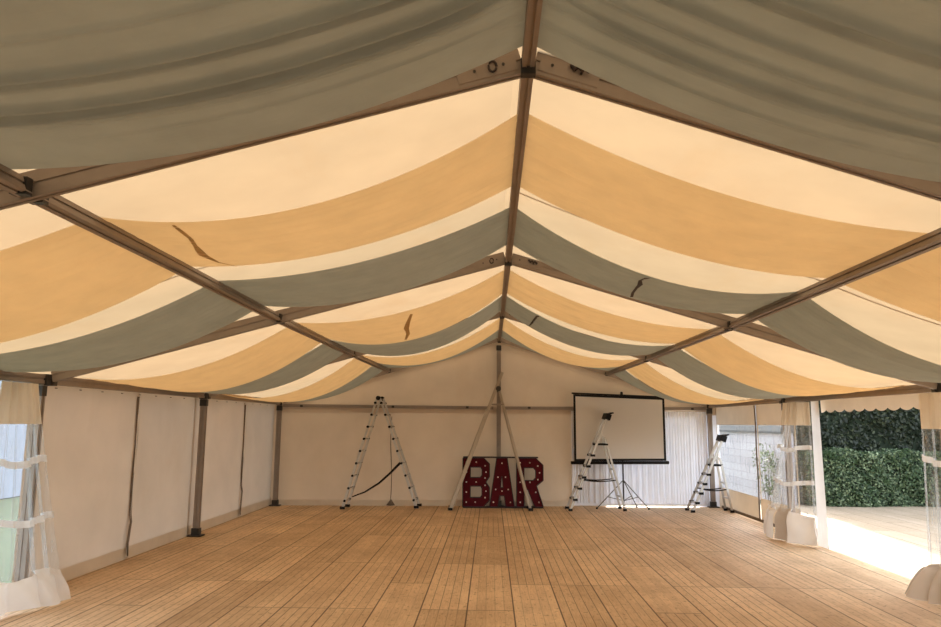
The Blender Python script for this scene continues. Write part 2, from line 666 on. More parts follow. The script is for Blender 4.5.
class Swag:
    """one length of lining laid over ridge, purlins and eaves; sags[side][span] = (front, back)"""
    def __init__(s, v0, v1, sags, seed, folds=1.0, gather=0., pinch=0.):
        s.v0, s.v1, s.sags, s.folds, s.gather, s.pinch = v0, v1, sags, folds, gather, pinch
        r = random.Random(seed)
        s.waves = [(r.uniform(2, 13), r.uniform(0, 6.28), r.uniform(.3, 1), r.uniform(-.6, .6)) for _ in range(8)]

    def pt(s, side, span, t, w):
        (xa, za), (xb, zb) = ANCH[side][span], ANCH[side][span + 1]
        f, b = s.sags[side][span]
        x = xa + (xb - xa) * t
        if span == 0:
            x += .07 * side * (1 - t)
        sag = f + (b - f) * w
        z = za + (zb - za) * t - sag * 4 * t * (1 - t)
        env = math.sin(PI * min(1, w / .12) / 2) * math.sin(PI * min(1, (1 - w) / .12) / 2)
        amp = s.folds * (.006 + .016 * math.exp(-t * 6) + .010 * math.exp(-(1 - t) * 6)) * min(1, t / .05) * min(1, (1 - t) / .05)
        h = sum(a * math.sin(6.283 * fq * (w + sl * .12 * t * (1 - t)) + ph) for fq, ph, a, sl in s.waves) / 2
        z += amp * h * env
        if s.gather:                             # long deep folds that gather towards the far edge
            ww = w + (.05 * math.sin(2.2 * (t + span) + side) + .02 * math.sin(5.1 * (t + span))) * (1 - w)
            cuts = ((.38, .010, .35, .2), (.52, .012, .5, .5), (.615, .014, 1., 1.), (.645, .010, .6, .8), (.72, .012, .9, 1.), (.75, .010, 1., .9), (.80, .012, .5, .6), (.86, .009, .35, .4)) if side < 0 else \
                ((.34, .014, .6, .6), (.45, .010, .4, .3), (.55, .014, 1., .9), (.585, .010, .6, .7), (.66, .012, .8, .5), (.735, .010, .5, .8), (.79, .012, 1., .9), (.83, .009, .5, .3), (.90, .010, .5, .4))
            for c, wd_, dp, reach in cuts:
                wd_ *= .62
                q = (ww - c) / wd_
                far = t + span
                fade = math.exp(-(far / (.35 + 1.1 * reach)) ** 2) * min(1, .35 + far * 4)
                z -= s.gather * dp * math.exp(-q * q) * fade
                z += s.gather * .9 * dp * math.exp(-((ww - c - 1.6 * wd_) / (.7 * wd_)) ** 2) * fade
        v = s.v0 + (s.v1 - s.v0) * w
        v += s.pinch * (w - .5) * (math.sin(PI * t) - 1)
        return S(side * x, v, z)

    def build(s, name, mat, label):
        rows = []
        nw = 60 if not s.gather else 340
        cols = [(-1, 1, 1 - j / 26) for j in range(26)] + [(-1, 0, 1 - j / 26) for j in range(26)] + \
               [(1, 0, j / 26) for j in range(26)] + [(1, 1, j / 26) for j in range(27)]
        for i in range(nw + 1):
            rows.append([s.pt(a, b, t, i / nw) for a, b, t in cols])
        o = MB().grid(rows).build(name, mat, smooth=True)
        return tag(o, label, 'roof lining', 'lining swags under the tent roof')

    def ribbon(s, parent, name, mat, side, span, path, wid):
        """strip lying against the underside of the swag; path of (t,w)"""
        ps = [s.pt(side, span, t, w) - Vector((0, 0, .012)) for t, w in path]
        rows = [[], []]
        for i, p in enumerate(ps):
            d = (ps[min(i + 1, len(ps) - 1)] - ps[max(0, i - 1)]).normalized()
            n = d.cross(Vector((0, 0, 1))).normalized()
            k2 = wid[i] if isinstance(wid, (list, tuple)) else wid
            rows[0].append(p - n * k2 / 2)
            rows[1].append(p + n * k2 / 2)
        o = MB().grid(rows).build(name, mat, parent)
        o['label'] = 'ragged brown patch' if name == 'patch_tape' else 'ragged dark strap'
        return o


def sg(l_in, l_out, r_in, r_out):
    return {-1: [l_in, l_out], 1: [r_in, r_out]}


SW = {}
SWAGS = [
    # name, material, v0, v1, sags (front, back) per span, label, options
    ('g0', 'green', 1.1, 3.47, sg((.24, .165), (.2, .26), (.24, .155), (.2, .2)), 'wide grey green fabric swag hanging overhead nearest the camera', dict(gather=.06)),
    ('y1', 'yellow', FR[1] + .62, FR[1] + 1.98, sg((.27, .19), (.10, .24), (.15, .17), (.12, .11)), 'broad yellow fabric swag hung across the first full bay', {}),
    ('g1', 'green', FR[1] + 2.53, FR[1] + 3.82, sg((.165, .23), (.20, .24), (.28, .21), (.32, .28)), 'broad grey green fabric swag behind the front yellow one', {}),
    ('y2', 'yellow', FR[2] + .64, FR[2] + 2.35, sg((.22, .36), (.26, .37), (.19, .20), (.29, .34)), 'yellow fabric swag hung across the middle bay', {}),
    ('g2', 'green', FR[2] + 2.53, FR[2] + 4.04, sg((.33, .38), (.27, .32), (.25, .28), (.26, .32)), 'grey green fabric swag hung across the middle bay', {}),
    ('y3', 'yellow', FR[3] + .55, FR[3] + 2.45, sg((.30, .32), (.36, .38), (.28, .30), (.33, .34)), 'yellow fabric swag in the last bay before the back wall', {}),
    ('g3', 'green', FR[3] + 2.53, FR[3] + 4.04, sg((.27, .2), (.34, .3), (.26, .12), (.34, .25)), 'narrow grey green fabric swag hung against the back gable', {}),
]
for nm, mt, v0, v1, sags, lab, opt in SWAGS:
    w = Swag(v0, v1, sags, hash(nm) % 1 + ord(nm[0]) * 10 + int(nm[1]), **opt)
    SW[nm] = (w, w.build('roof_lining', M[mt], lab))
w, o = SW['y1']
w.ribbon(o, 'patch_tape', M['tear'], -1, 0, [(.825, .02), (.835, .16), (.845, .30), (.86, .42), (.875, .55), (.895, .7), (.885, .86), (.85, .97)],
         [.02, .035, .03, .03, .055, .065, .025, .012])
w, o = SW['y2']
w.ribbon(o, 'patch_tape', M['tear'], -1, 0, [(.46, .1), (.49, .3), (.515, .5), (.52, .7), (.55, .9)], [.03, .05, .07, .05, .03])
w, o = SW['g1']
w.ribbon(o, 'dark_strap', M['darkcord'], 1, 0, [(.47, .02), (.462, .2), (.472, .3), (.478, .5), (.485, .7), (.495, .85)], [.06, .03, .05, .03, .03, .03])
w, o = SW['g2']
w.ribbon(o, 'dark_strap', M['darkcord'], 1, 0, [(.2, .02), (.19, .3), (.185, .6), (.18, .9)], [.06, .04, .04, .03])


# ------------------------------------------------------------------ side and end walls
def sheet(name, x, v0, v1, z0, z1, mat, bulge=.03, n=14, seed=0):
    r = random.Random(seed)
    ph = [r.uniform(0, 6.28) for _ in range(4)]
    rows = []
    for i in range(n + 1):
        z = z0 + (z1 - z0) * i / n
        row = []
        for j in range(n + 1):
            t = j / n
            d = bulge * (math.sin(PI * t) * .5 + .25 * math.sin(9 * t + ph[0]) * (1 - i / n) + .2 * math.sin(5 * z + ph[1] + 4 * t))
            e = min(1, 6 * t) * min(1, 6 * (1 - t))
            row.append(S(x + d * e * (1 if x > 0 else -1), v0 + (v1 - v0) * t, z))
        rows.append(row)
    return MB().grid(rows).build(name, mat, smooth=True)


def hem(name, x, v0, v1, mat):
    m = MB()
    m.grid([[S(x - math.copysign(.012, x), v0, .005), S(x - math.copysign(.012, x), v1, .005)],
            [S(x - math.copysign(.006, x), v0, .16), S(x - math.copysign(.006, x), v1, .16)]])
    return m.build(name, mat)


M['hem'] = mat_cloth('cream_mud_flap', (.68, .59, .48), (.5, .42, .3), .1, .05, 3.)
LJ = [FR[2], 10.45, FR[3], 14.95, GABLE]
for i in range(4):
    a, b = LJ[i] - .03, LJ[i + 1] + .03
    struct(sheet('wall_left', WL - .012 * (i % 2), a, b, .0, 2.4, M['wall'], .04, seed=i))
    struct(hem('baseboard_left', WL, a, b, M['hem']))
for v in (10.45, 14.95):
    k += 1
    pts = [S(WL + .02, v + .012 * math.sin(z * 5), z) for z in [2.22 - q * .06 for q in range(28)]] + [S(WL + .05, v - .03, .5), S(WL + .06, v - .1, .22), S(WL + .03, v - .02, .05)]
    struct(MB().tube(pts, .016, 6).build('trim_%d' % k, M['joint']))
    k += 1
    rows = [[S(WL + .03, v - .015, z), S(WL + .045, v - .015 - .1 * max(0, (.9 - z)), z)] for z in (.04, .2, .4, .7, 1.2, 2.2)]
    struct(MB().grid(rows).build('trim_%d' % k, M['skirt']))
# lacing eyelets under the left eave
for v in (FR[2], FR[3]):
    k += 1
    m = MB()
    for q in range(8):
        m.box(S(WL + .02, v + .4 + q * .5, 2.245), (.015, .03, .01))
    struct(m.build('trim_%d' % k, M['joint']))
# unseen walls of the bays beside and behind the camera close the room
struct(sheet('wall_left', WL, -5, FR[1], 0, 2.4, M['wall'], .03, seed=8))
struct(sheet('wall_right', WR, -5, FR[2] - 1.2, 0, 2.4, M['wall'], .03, seed=9))
# back gable: lower sheets, upper triangle
rows = []
for i in range(13):
    z = 2.28 * i / 12
    rows.append([S(-5.2 + 7.75 * j / 60, GABLE + .012 * math.sin(j * 1.3 + z * 2) * (1 - i / 14), z) for j in range(61)])
struct(MB().grid(rows).build('wall_back', M['gable'], smooth=True))
m = MB()
m.grid([[S(4.7 + .14 * j, GABLE, z) for j in range(5)] for z in (0, 1.1, 2.28)])
struct(m.build('wall_back', M['pleat']))
m = MB()
m.add([S(-5.14, GABLE - .02, 2.1), S(5.2, GABLE - .02, 2.1), S(5.2, GABLE - .02, rooftop(5.2)), S(0, GABLE - .02, rooftop(0)), S(-5.14, GABLE - .02, rooftop(5.14))],
      [(0, 1, 2, 3, 4)])
struct(m.build('wall_back', M['gable']))
m = MB()
m.grid([[S(-5.1, GABLE - .03, .0), S(1.7, GABLE - .03, .0)], [S(-5.1, GABLE - .02, .13), S(1.7, GABLE - .02, .13)]])
struct(m.build('baseboard_back', M['hem']))
k += 1
pts = [S(-2.42 + .02 * math.sin(z * 3), GABLE - .04, z) for z in [.02 + .1 * q for q in range(21)]]
struct(MB().tube(pts, .009, 5).build('trim_%d' % k, M['joint']))
k += 1
m = MB()
m.add([S(-2.5, GABLE - .1, .02), S(-2.3, GABLE - .1, .02), S(-2.4, GABLE - .05, .16), S(-2.4, GABLE - .14, .01)], [(0, 1, 2), (0, 3, 1), (0, 2, 3), (1, 3, 2)])
struct(m.build('trim_%d' % k, M['joint']))
k += 1
struct(MB().tube([S(2.62, GABLE - .09, z) for z in (.02, .6, 1.2, 2.0)], .012, 5).build('trim_%d' % k, M['joint']))

# pleated curtain on the right part of the back wall
rows = []
nj = 300
rr = random.Random(4)
phs = [rr.uniform(0, 6.28) for _ in range(4)]
for i in range(13):
    z = .03 + 2.15 * i / 12
    row = []
    for j in range(nj + 1):
        x = 1.75 + (4.93 - 1.75) * j / nj
        t = x * 1.0
        a = .018 + .012 * math.sin(x * 2.1 + phs[0])
        a *= .55 + .75 * math.sin(t * 5.3 + phs[2]) ** 2 + .35 * math.sin(t * 13.7 + phs[0])
        y = a * math.sin(t * 42 + 2.2 * math.sin(t * 3.1 + phs[1]) + .25 * math.sin(z * 1.5 + phs[2])) + .01 * math.sin(t * 95 + phs[3])
        row.append(S(x, GABLE - .075 + y, z))
    rows.append(row)
cur = thing('curtain', S(3.3, GABLE - .07, .03), 'white pleated curtain along right part of the back wall behind projector screen', 'curtain')
MB().grid(rows).build('pleated_cloth', M['pleat'], cur, smooth=True)
m = MB()
m.box(S(3.34, GABLE - .1, .055) + Vector((0, 0, 0)), (3.1, .02, .05), Matrix.Rotation(math.atan(SHEAR), 3, 'Z'))
m.build('weighted_hem', M['pleat'], cur)

# right wall, last bay: two clear windows with cream header and hem
VW = [(14.47, GABLE), (FR[3] + .1, 14.43)]
for wi, (a, b) in enumerate(VW):
    root = bpy.data.objects.new('window_%d' % (wi + 1), None)
    COL.objects.link(root)
    root.location = S(WR, (a + b) / 2, 0)
    struct(root)
    o = sheet('pane', WR, a + .06, b - .06, .44, 1.9, M['vinyl_flat'], .03, seed=20 + wi)
    o.location = Vector(o.location) - Vector(root.location)
    o.parent = root
    for nm, z0, z1, mt in (('header', 1.88, 2.4, 'header'), ('hem', .0, .46, 'header')):
        o = sheet(nm, WR - .004, a, b, z0, z1, M[mt], .015, seed=30 + wi)
        o.location = Vector(o.location) - Vector(root.location)
        o.parent = root
    for va in (a, b - .06):
        m = MB()
        m.grid([[S(WR - .006, va, 0.02), S(WR - .006, va + .06, 0.02)], [S(WR - .006, va, 2.3), S(WR - .006, va + .06, 2.3)]])
        m.build('side_strip', M['header'], root)
k += 1
struct(MB().tube([S(WR - .03, 14.45 + .01 * math.sin(z * 6), z) for z in [.02 + q * .09 for q in range(26)]], .014, 6).build('trim_%d' % k, M['joint']))
k += 1
m = MB()
m.box(S(WR - .02, (FR[3] + FR[4]) / 2, .03), (.03, BAY - .2, .05))
struct(m.build('trim_%d' % k, M['joint']))
# scalloped valance over the opening of the right wall
k += 1
va, vb = FR[2] + .05, FR[3] - .9
rows = [[], []]
nn = 180
for j in range(nn + 1):
    v = va + (vb - va) * j / nn
    sc_ = abs(math.sin((v - va) * PI / .30))
    rows[0].append(S(WR + .01, v, 2.13 - .045 * (sc_ ** .6)))
    rows[1].append(S(WR, v, 2.4))
struct(MB().grid(rows).build('trim_%d' % k, M['header']))


# ------------------------------------------------------------------ gathered clear curtains
class Drop:
    """hanging sheet between a top line and a bottom line, with folds; below zs it kicks out into a skirt"""
    def __init__(s, top, bot, ztop, zs, ez, nf, amp, seed, out=(1, 0), snf=1.6, samp=.07):
        s.top, s.bot, s.zt, s.zs, s.ez, s.nf, s.amp, s.out, s.snf, s.samp = top, bot, ztop, zs, ez, nf, amp, out, snf, samp
        r = random.Random(seed)
        s.p = [r.uniform(0, 6.28) for _ in range(4)]

    @staticmethod
    def line(L, t):
        n = len(L) - 1
        i = min(int(t * n), n - 1)
        f = t * n - i
        f = f * f * (3 - 2 * f) * .5 + f * .5
        return (L[i][0] + (L[i + 1][0] - L[i][0]) * f, L[i][1] + (L[i + 1][1] - L[i][1]) * f)

    def pt(s, t, z, off=0):
        zz = max(0, min(s.zt, z))
        if zz > s.zs:
            e = s.ez * ((s.zt - zz) / (s.zt - s.zs)) ** 1.15
            k = 0
        else:
            k = 1 - zz / s.zs
            e = s.ez + (1 - s.ez) * k ** .8
        a, b = s.line(s.top, t), s.line(s.bot, t)
        x, v = a[0] + (b[0] - a[0]) * e, a[1] + (b[1] - a[1]) * e
        u = 6.283 * t
        h = 1 - zz / s.zt
        hang = s.amp * (.55 + .9 * h) * (math.sin(s.nf * u + s.p[0] + .5 * h) + .4 * math.sin(s.nf * 2.3 * u + s.p[1] - h) + .2 * math.sin(s.nf * 4.1 * u + s.p[2] + 2 * h))
        puff = s.samp * (abs(math.sin(s.snf * u / 2 + s.p[3])) ** .6 - .4) + .012 * math.sin(4 * u + 14 * zz + s.p[1])
        m = min(1, max(0, (s.zs + .06 - zz) / .1))
        d = hang * (1 - m) + puff * m * (1 - .45 * max(0, k - .6)) + off
        return S(x + s.out[0] * d, v + s.out[1] * d, z)

    def band(s, z0, z1, nz=10, nt=90, t0=0, t1=1, off=0, pz=None):
        rows = []
        for i in range(nz + 1):
            z = z0 + (z1 - z0) * i / nz
            row = []
            for j in range(nt + 1):
                t = t0 + (t1 - t0) * j / nt
                row.append(s.pt(t, z + (pz(t, i / nz) if pz else 0), off))
            rows.append(row)
        return MB().grid(rows)


def clear_curtain(d, label, loc, zh, bars, strips, ztop, skirt_mat):
    root = thing('curtain', loc, label, 'curtain', 'clear vinyl curtains tied at the side posts')
    d.band(zh, ztop, 8).build('header', M['header'], root, smooth=True)
    d.band(d.zs, zh, 24, 140).build('clear_panel', M['vinyl'], root, smooth=True)
    parts = [(0, 1, skirt_mat, 0)] if skirt_mat else [(0, .48, 'skirt', .03), (.48, .72, 'skirt_beige', 0), (.72, 1, 'skirt', .03)]
    for ta, tb, mt, of in parts:
        d.band(.008, d.zs + .02, 16, 90, ta, tb, off=.012 + of, pz=lambda t, q: (.04 * q - .012 * (1 - q)) * math.sin(9 * t + d.p[2]) + .012 * (1 - q)).build('skirt', M[mt], root, smooth=True)
    for z in bars:
        d.band(z - .035, z + .035, 2, off=.014, pz=lambda t, q: .03 * math.sin(7 * t + z)).build('cross_band', M['white'], root, smooth=True)
    for ds, z0, z1 in strips:
        ds.band(z0, z1, 24, 12).build('edge_strip', M['strip'], root, smooth=True)['label'] = 'opaque white leading edge'
    return root


M['strip'] = mat_cloth('white_pvc_edge', (.92, .92, .92), (.8, .8, .8), .3, .01)
M['skirt_beige'] = mat_cloth('beige_pvc_skirt', (.62, .55, .48), (.4, .34, .28), .1, .05, 3.)
# right wall, tied back to the third post
dR = Drop([(4.87, 12.22), (4.87, 12.0), (4.92, 11.82), (5.08, 11.70)],
          [(4.80, 13.0), (4.66, 12.6), (4.74, 12.0), (5.0, 11.40)], 2.3, .47, .8, 4, .04, 3, (-1, -.2), 3.0, .15)
clear_curtain(dR, 'clear vinyl curtain with broad white leading edge, left of the open doorway', S(4.85, 12.1, 0), 1.88, (1.5, .95),
              [(Drop([(5.12, 11.76), (5.12, 11.62), (5.12, 11.47)], [(5.06, 11.68), (5.06, 11.5), (5.07, 11.3)], 2.3, .3, .7, 1, .006, 2, (-1, 0), .5, .01), .006, 2.27)], 2.258, None)
# right wall, tied back to the second post (cut by the frame)
dN = Drop([(4.87, 8.36), (4.87, 8.1), (4.87, 7.8), (4.87, 7.2)],
          [(4.48, 8.28), (4.62, 7.95), (4.66, 7.7), (4.75, 7.2)], 2.3, .33, .12, 4, .03, 5, (-1, .0), 4.5, .11)
clear_curtain(dN, 'clear vinyl curtain with beige skirt at the right edge of the photo', S(4.8, 7.9, 0), 1.85, (1.5,), [], 2.258, 'skirt_beige')
# left wall, gathered beside the second post
dL = Drop([(-4.87, 7.15), (-4.87, 7.35), (-4.87, 7.52), (-4.87, 7.69)],
          [(-4.95, 6.8), (-4.85, 7.45), (-4.65, 7.8), (-4.58, 8.10)], 2.3, .33, .72, 5, .03, 8, (1, -.1), 4.0, .06)
clear_curtain(dL, 'clear vinyl curtain with white skirt gathered at the left edge of the photo', S(-4.9, 7.6, 0), 1.84, (1.46, .88), [], 2.255, 'skirt')


# ------------------------------------------------------------------ ladders
def R2(a):
    return Matrix.Rotation(a, 3, 'Z')


def step_ladder(loc, label, front, rear, top, plat, spread, width, nsteps, plat_x, yaw=0):
    """side profile in local x/z (m), width along local y"""
    root = thing('stepladder', loc, label, 'stepladder', 'aluminium platform stepladders')
    rot = R2(yaw)
    L = Vector(loc)

    def W(x, y, z):
        return L + rot @ Vector((x, y, z))
    fx, (tx, tz) = front, top
    hw = width / 2
    for sgn in (-1, 1):
        k1 = sgn * hw
        k2 = sgn * (hw - .07)
        MB().beam(W(fx, k1, .03), W(tx, k2, tz), .028, .052, up=rot @ Vector((1, 0, .4))).build('front_rail', M['ladder'], root)
        m = MB()
        m.box(W(fx, k1, .025), (.085, .05, .05), rot)
        m.build('rubber_foot', M['black'], root)
        px = fx + (tx - fx) * (plat / tz)
        MB().beam(W(px + .2, k2, plat + .12), W(rear, k1, .03), .025, .045, up=rot @ Vector((1, 0, .3))).build('rear_leg', M['ladder'], root)
        m = MB()
        m.box(W(rear, k1, .025), (.075, .045, .05), rot)
        m.build('rubber_foot', M['black'], root)
        # hinge between the front rail and the rear leg
        MB().beam(W(px + .07, k2 + sgn * .02, plat + .2), W(px + .19, k2 + sgn * .02, plat + .13), .012, .05).build('hinge', M['ladder'], root)
    for q in range(1, nsteps):
        z = plat * q / nsteps
        x = fx + (tx - fx) * (z / tz)
        hw2 = hw - .07 * z / tz
        t = MB()
        t.box(W(x + .02, 0, z), (.085, 2 * hw2 - .02, .028), rot)
        tr = t.build('tread', M['ladder'], root)
        m = MB()
        for sgn in (-1, 1):
            m.box(W(x + .01, sgn * (hw2 + .002), z), (.1, .036, .05), rot)
        build_split(m, 'end_cap', M['black'], tr)
    m = MB()
    px = fx + (tx - fx) * (plat / tz)
    m.box(W(px + .12, 0, plat), (plat_x, width - .1, .04), rot)
    m.build('platform', M['black'], root)
    m = MB()
    m.box(W(tx + .02, 0, tz + .01), (.12, width - .08, .13), rot @ Matrix.Rotation(.35, 3, 'Y'))
    m.box(W(tx + .06, 0, tz + .075), (.17, width - .1, .03), rot @ Matrix.Rotation(-.3, 3, 'Y'))
    m.build('tool_tray', M['black'], root)
    sx0 = fx + (tx - fx) * (spread / tz)
    rx = px + .2 + (rear - px - .2) * (1 - spread / (plat + .12))
    for sgn in (-1, 1):
        pts = [W(sx0 + (rx - sx0) * q / 6, sgn * (hw - .03), spread - .03 * math.sin(PI * q / 6)) for q in range(7)]
        MB().tube(pts, .014, 6).build('spreader_strap', M['black'], root)
    m = MB()
    for z in (.3, plat * .62):
        xx = px + .2 + (rear - px - .2) * (1 - z / (plat + .12))
        m.beam(W(xx, -hw + .02, z), W(xx, hw - .02, z), .02, .035)
    build_split(m, 'rear_brace', M['ladder'], root)
    return root


step_ladder(S(2.2, 16.35, 0), 'tall aluminium stepladder with black tray standing before the projector screen',
            -.6, .6, (.27, 2.03), 1.43, .66, .44, 6, .28, .07)
step_ladder(S(4.66, 16.12, 0), 'short aluminium stepladder standing in the back right corner',
            -.42, .44, (.33, 1.57), 1.0, .49, .38, 5, .24, .06)


def ladder_half(root, a, b, wid, wdir, sect, depth, nr, part, dark=True, mt='ladder'):
    """two rails and rungs from foot a to top b"""
    a, b = Vector(a), Vector(b)
    wd = Vector(wdir).normalized()
    d = (b - a)
    for sgn in (-1, 1):
        o = wd * (sgn * wid / 2)
        MB().beam(a + o, a + d * sect + o, depth * .55, depth, up=d.cross(wd)).build('lower_rail', M[mt], root)
        oi = wd * (sgn * (wid / 2 - depth * .45))
        MB().beam(a + d * (sect * .25) + oi, b + oi, depth * .45, depth * .78, up=d.cross(wd)).build('upper_rail', M[mt], root)
        m = MB()
        m.box(a + o + Vector((0, 0, .012)), (.1, .07, .055))
        m.build('rubber_foot', M['black'], root)
    for q in range(nr):
        c = a + d * ((q + .6) / nr)
        r = MB().tube([c - wd * wid / 2, c + wd * wid / 2], .014, 8).build('rung', M[mt], root)
        if dark:
            m = MB()
            for sgn in (-1, 1):
                e = c + wd * (sgn * wid / 2)
                m.tube([e - wd * .03, e + wd * .03], .028, 8)
            build_split(m, 'rung_lock', M['black'], r)


# combination ladder with a strap, left of the sign
la = thing('combination_ladder', S(-2.55, 16.42, 0), 'open aluminium combination ladder with dark strap standing left of BAR sign', 'ladder', 'combination ladders by the back wall')
ap = S(-2.63, 16.5, 2.42)
wd = (.03, .42, 0)
ladder_half(la, S(-3.31, 16.32, .04), ap - Vector((.03, 0, 0)), .42, wd, .62, .055, 9, 'a')
ladder_half(la, S(-1.74, 16.52, .04), ap + Vector((.035, 0, 0)), .40, wd, .62, .055, 9, 'b')
wdv = Vector(wd).normalized()
for sgn in (-1, 1):
    c = ap + wdv * sgn * .2
    MB().tube([c - wdv * .03, c + wdv * .03], .05, 12).build('hinge', M['black'], la)
st = [S(-3.17, 16.36, .26), S(-2.9, 16.4, .36), S(-2.6, 16.45, .55), S(-2.36, 16.5, .77), S(-2.14, 16.53, 1.0)]
rows = [[p + Vector((0, .0, -.028)) for p in st], [p + Vector((0, .012, .028)) for p in st]]
m = MB()
m.tube(st, [.014, .018, .024, .026, .03], 6)
m.build('strap', M['black'], la, smooth=True)

# tall double ladder over the sign
lb = thing('combination_ladder', S(-.1, 16.38, 0), 'tall pale double ladder seen edge on, straddling the BAR sign', 'ladder', 'combination ladders by the back wall')
wd = (-.01, .42, 0)
ladder_half(lb, S(-1.0, 16.27, .03), S(.13, 16.4, 3.0), .42, wd, .72, .088, 10, 'a', False, 'ladder_tan')
ladder_half(lb, S(.74, 16.24, .03), S(.05, 16.4, 2.68), .40, wd, .8, .055, 9, 'b', False, 'ladder_tan')
wdv = Vector(wd).normalized()
for sgn in (-1, 1):
    c = S(.04, 16.4, 2.64) + wdv * sgn * .2
    MB().tube([c - wdv * .03, c + wdv * .03], .06, 12).build('hinge', M['alu_dark'], lb)
    MB().beam(S(-.13, 16.38, 2.3) + wdv * sgn * .19, S(.16, 16.38, 2.3) + wdv * sgn * .19, .015, .03).build('spreader_bar', M['alu'], lb)

# ------------------------------------------------------------------ projector screen on a tripod
SY = 16.66
tr_ = thing('projector_screen', S(2.83, SY + .05, 0), 'large white projector screen with black border on a tripod', 'screen')
TL, TR, BR, BL = (1.775, 2.555), (3.885, 2.49), (3.885, 1.06), (1.775, 1.04)


def quad_prism(pts, v0, v1):
    m = MB()
    f = [S(x, v0, z) for x, z in pts]
    b = [S(x, v1, z) for x, z in pts]
    m.add(f + b, [(0, 1, 2, 3), (7, 6, 5, 4)] + [(i, 4 + i, 4 + (i + 1) % 4, (i + 1) % 4) for i in range(4)])
    return m


def inset(pts, d):
    cx = sum(p[0] for p in pts) / 4
    cz = sum(p[1] for p in pts) / 4
    return [(x - math.copysign(d, x - cx), z - math.copysign(d, z - cz)) for x, z in pts]


P0 = [BL, BR, TR, TL]
P1 = inset(P0, .05)
m = MB()
for i in range(4):
    j = (i + 1) % 4
    q = [P0[i], P0[j], P1[j], P1[i]]
    mm = quad_prism(q, SY - .002, SY + .004)
    m.add(mm.v, mm.f)
m.build('black_border', M['black'], tr_)
quad_prism(P1, SY - .0005, SY + .003).build('screen_cloth', M['screen'], tr_)
MB().tube([S(1.70, SY, 1.005), S(3.94, SY, 1.02)], .036, 12).build('roller_case', M['black'], tr_, smooth=True)
MB().tube([S(1.74, SY, 2.575), S(3.90, SY, 2.505)], .018, 8).build('top_bar', M['black'], tr_, smooth=True)
MB().tube([S(2.9, SY + .08, .12), S(2.9, SY + .08, 2.62)], .018, 8).build('pole', M['alu_dark'], tr_, smooth=True)
m = MB()
m.box(S(2.9, SY + .04, 2.58), (.05, .08, .06))
m.build('hanger', M['black'], tr_)
for fx, fv in ((2.25, 16.5), (3.40, 16.42), (3.22, 16.86)):
    h = S(2.9, SY + .08, .62)
    f = S(fx, fv, .02)
    lo = S(2.9, SY + .08, .16)
    lg = MB().tube([h, f], .010, 8).build('leg', M['alu_dark'], tr_, smooth=True)
    mid = h + (f - h) * .6
    MB().tube([lo, mid], .008, 6).build('brace', M['alu_dark'], lg)
    m = MB()
    m.ball(f, .024)
    m.build('rubber_tip', M['black'], lg)

# ------------------------------------------------------------------ BAR sign
sg_ = thing('bar_sign', S(.16, 16.68, 0), 'large dark red marquee sign of bulb lit letters BAR on the floor', 'sign')
SV = 16.62
H = 1.10


def letter(name, loops, x0, bulbs):
    o = MB()
    w = [[(x0 + x, .03 + z) for x, z in lp] for lp in loops]
    o.prism(w, SV, SV + .16)
    o.v = [S(p.x, p.y, p.z) for p in o.v]
    L = o.build(name, M['red'], sg_)
    # black return and raised rim round the outline
    m = MB()
    for lp in w:
        n = len(lp)
        for i in range(n):
            (ax, az), (bx, bz) = lp[i], lp[(i + 1) % n]
            a, b = S(ax, SV - .02, az), S(bx, SV - .02, bz)
            m.beam(a + Vector((0, .03, 0)), b + Vector((0, .03, 0)), .07, .018, up=(b - a).cross(Vector((0, 1, 0))))
    m.build('rim', M['sign_side'], L)
    for x, z in bulbs:
        b = MB()
        b.ball(S(x0 + x, SV - .012, .03 + z), .017, 8, 6)
        b.build('bulb', M['bulb'], L, smooth=True)


B_ = [[(0, 0), (.46, 0), (.60, .14), (.60, .42), (.52, .54), (.60, .66), (.60, .94), (.47, 1.07), (0, 1.07)],
      [(.17, .20), (.17, .45), (.40, .45), (.43, .40), (.43, .25), (.39, .20)],
      [(.17, .64), (.17, .87), (.40, .87), (.43, .82), (.43, .69), (.39, .64)]]
letter('letter', B_, -.75, [(.08, .1), (.28, .1), (.08, .32), (.50, .2), (.52, .34), (.5, .47), (.08, .54), (.3, .54), (.5, .63), (.52, .76), (.5, .9), (.3, .98), (.08, .76), (.08, .98)])
A_ = [[(0, 0), (.19, 0), (.225, .24), (.33, .24), (.365, 0), (.56, 0), (.40, 1.07), (.16, 1.07)],
      [(.252, .42), (.305, .42), (.285, .66), (.27, .66)]]
letter('letter', A_, -.15, [(.09, .1), (.47, .1), (.14, .38), (.28, .345), (.42, .38), (.19, .65), (.36, .65), (.28, .96)])
R_ = [[(0, 0), (.17, 0), (.17, .38), (.25, .38), (.41, 0), (.60, 0), (.45, .46), (.60, .58), (.60, .92), (.44, 1.07), (0, 1.07)],
      [(.17, .58), (.17, .86), (.38, .86), (.43, .80), (.43, .64), (.38, .58)]]
letter('letter', R_, .46, [(.08, .1), (.5, .1), (.08, .32), (.43, .32), (.08, .54), (.3, .54), (.48, .6), (.52, .75), (.48, .9), (.3, .97), (.08, .76), (.08, .97)])
for z in (.015, 1.115):
    m = MB()
    m.beam(S(-.75, SV + .09, z), S(1.06 if z < 1 else .95, SV + .09, z), .16, .03)
    m.build('rail', M['sign_side'], sg_)


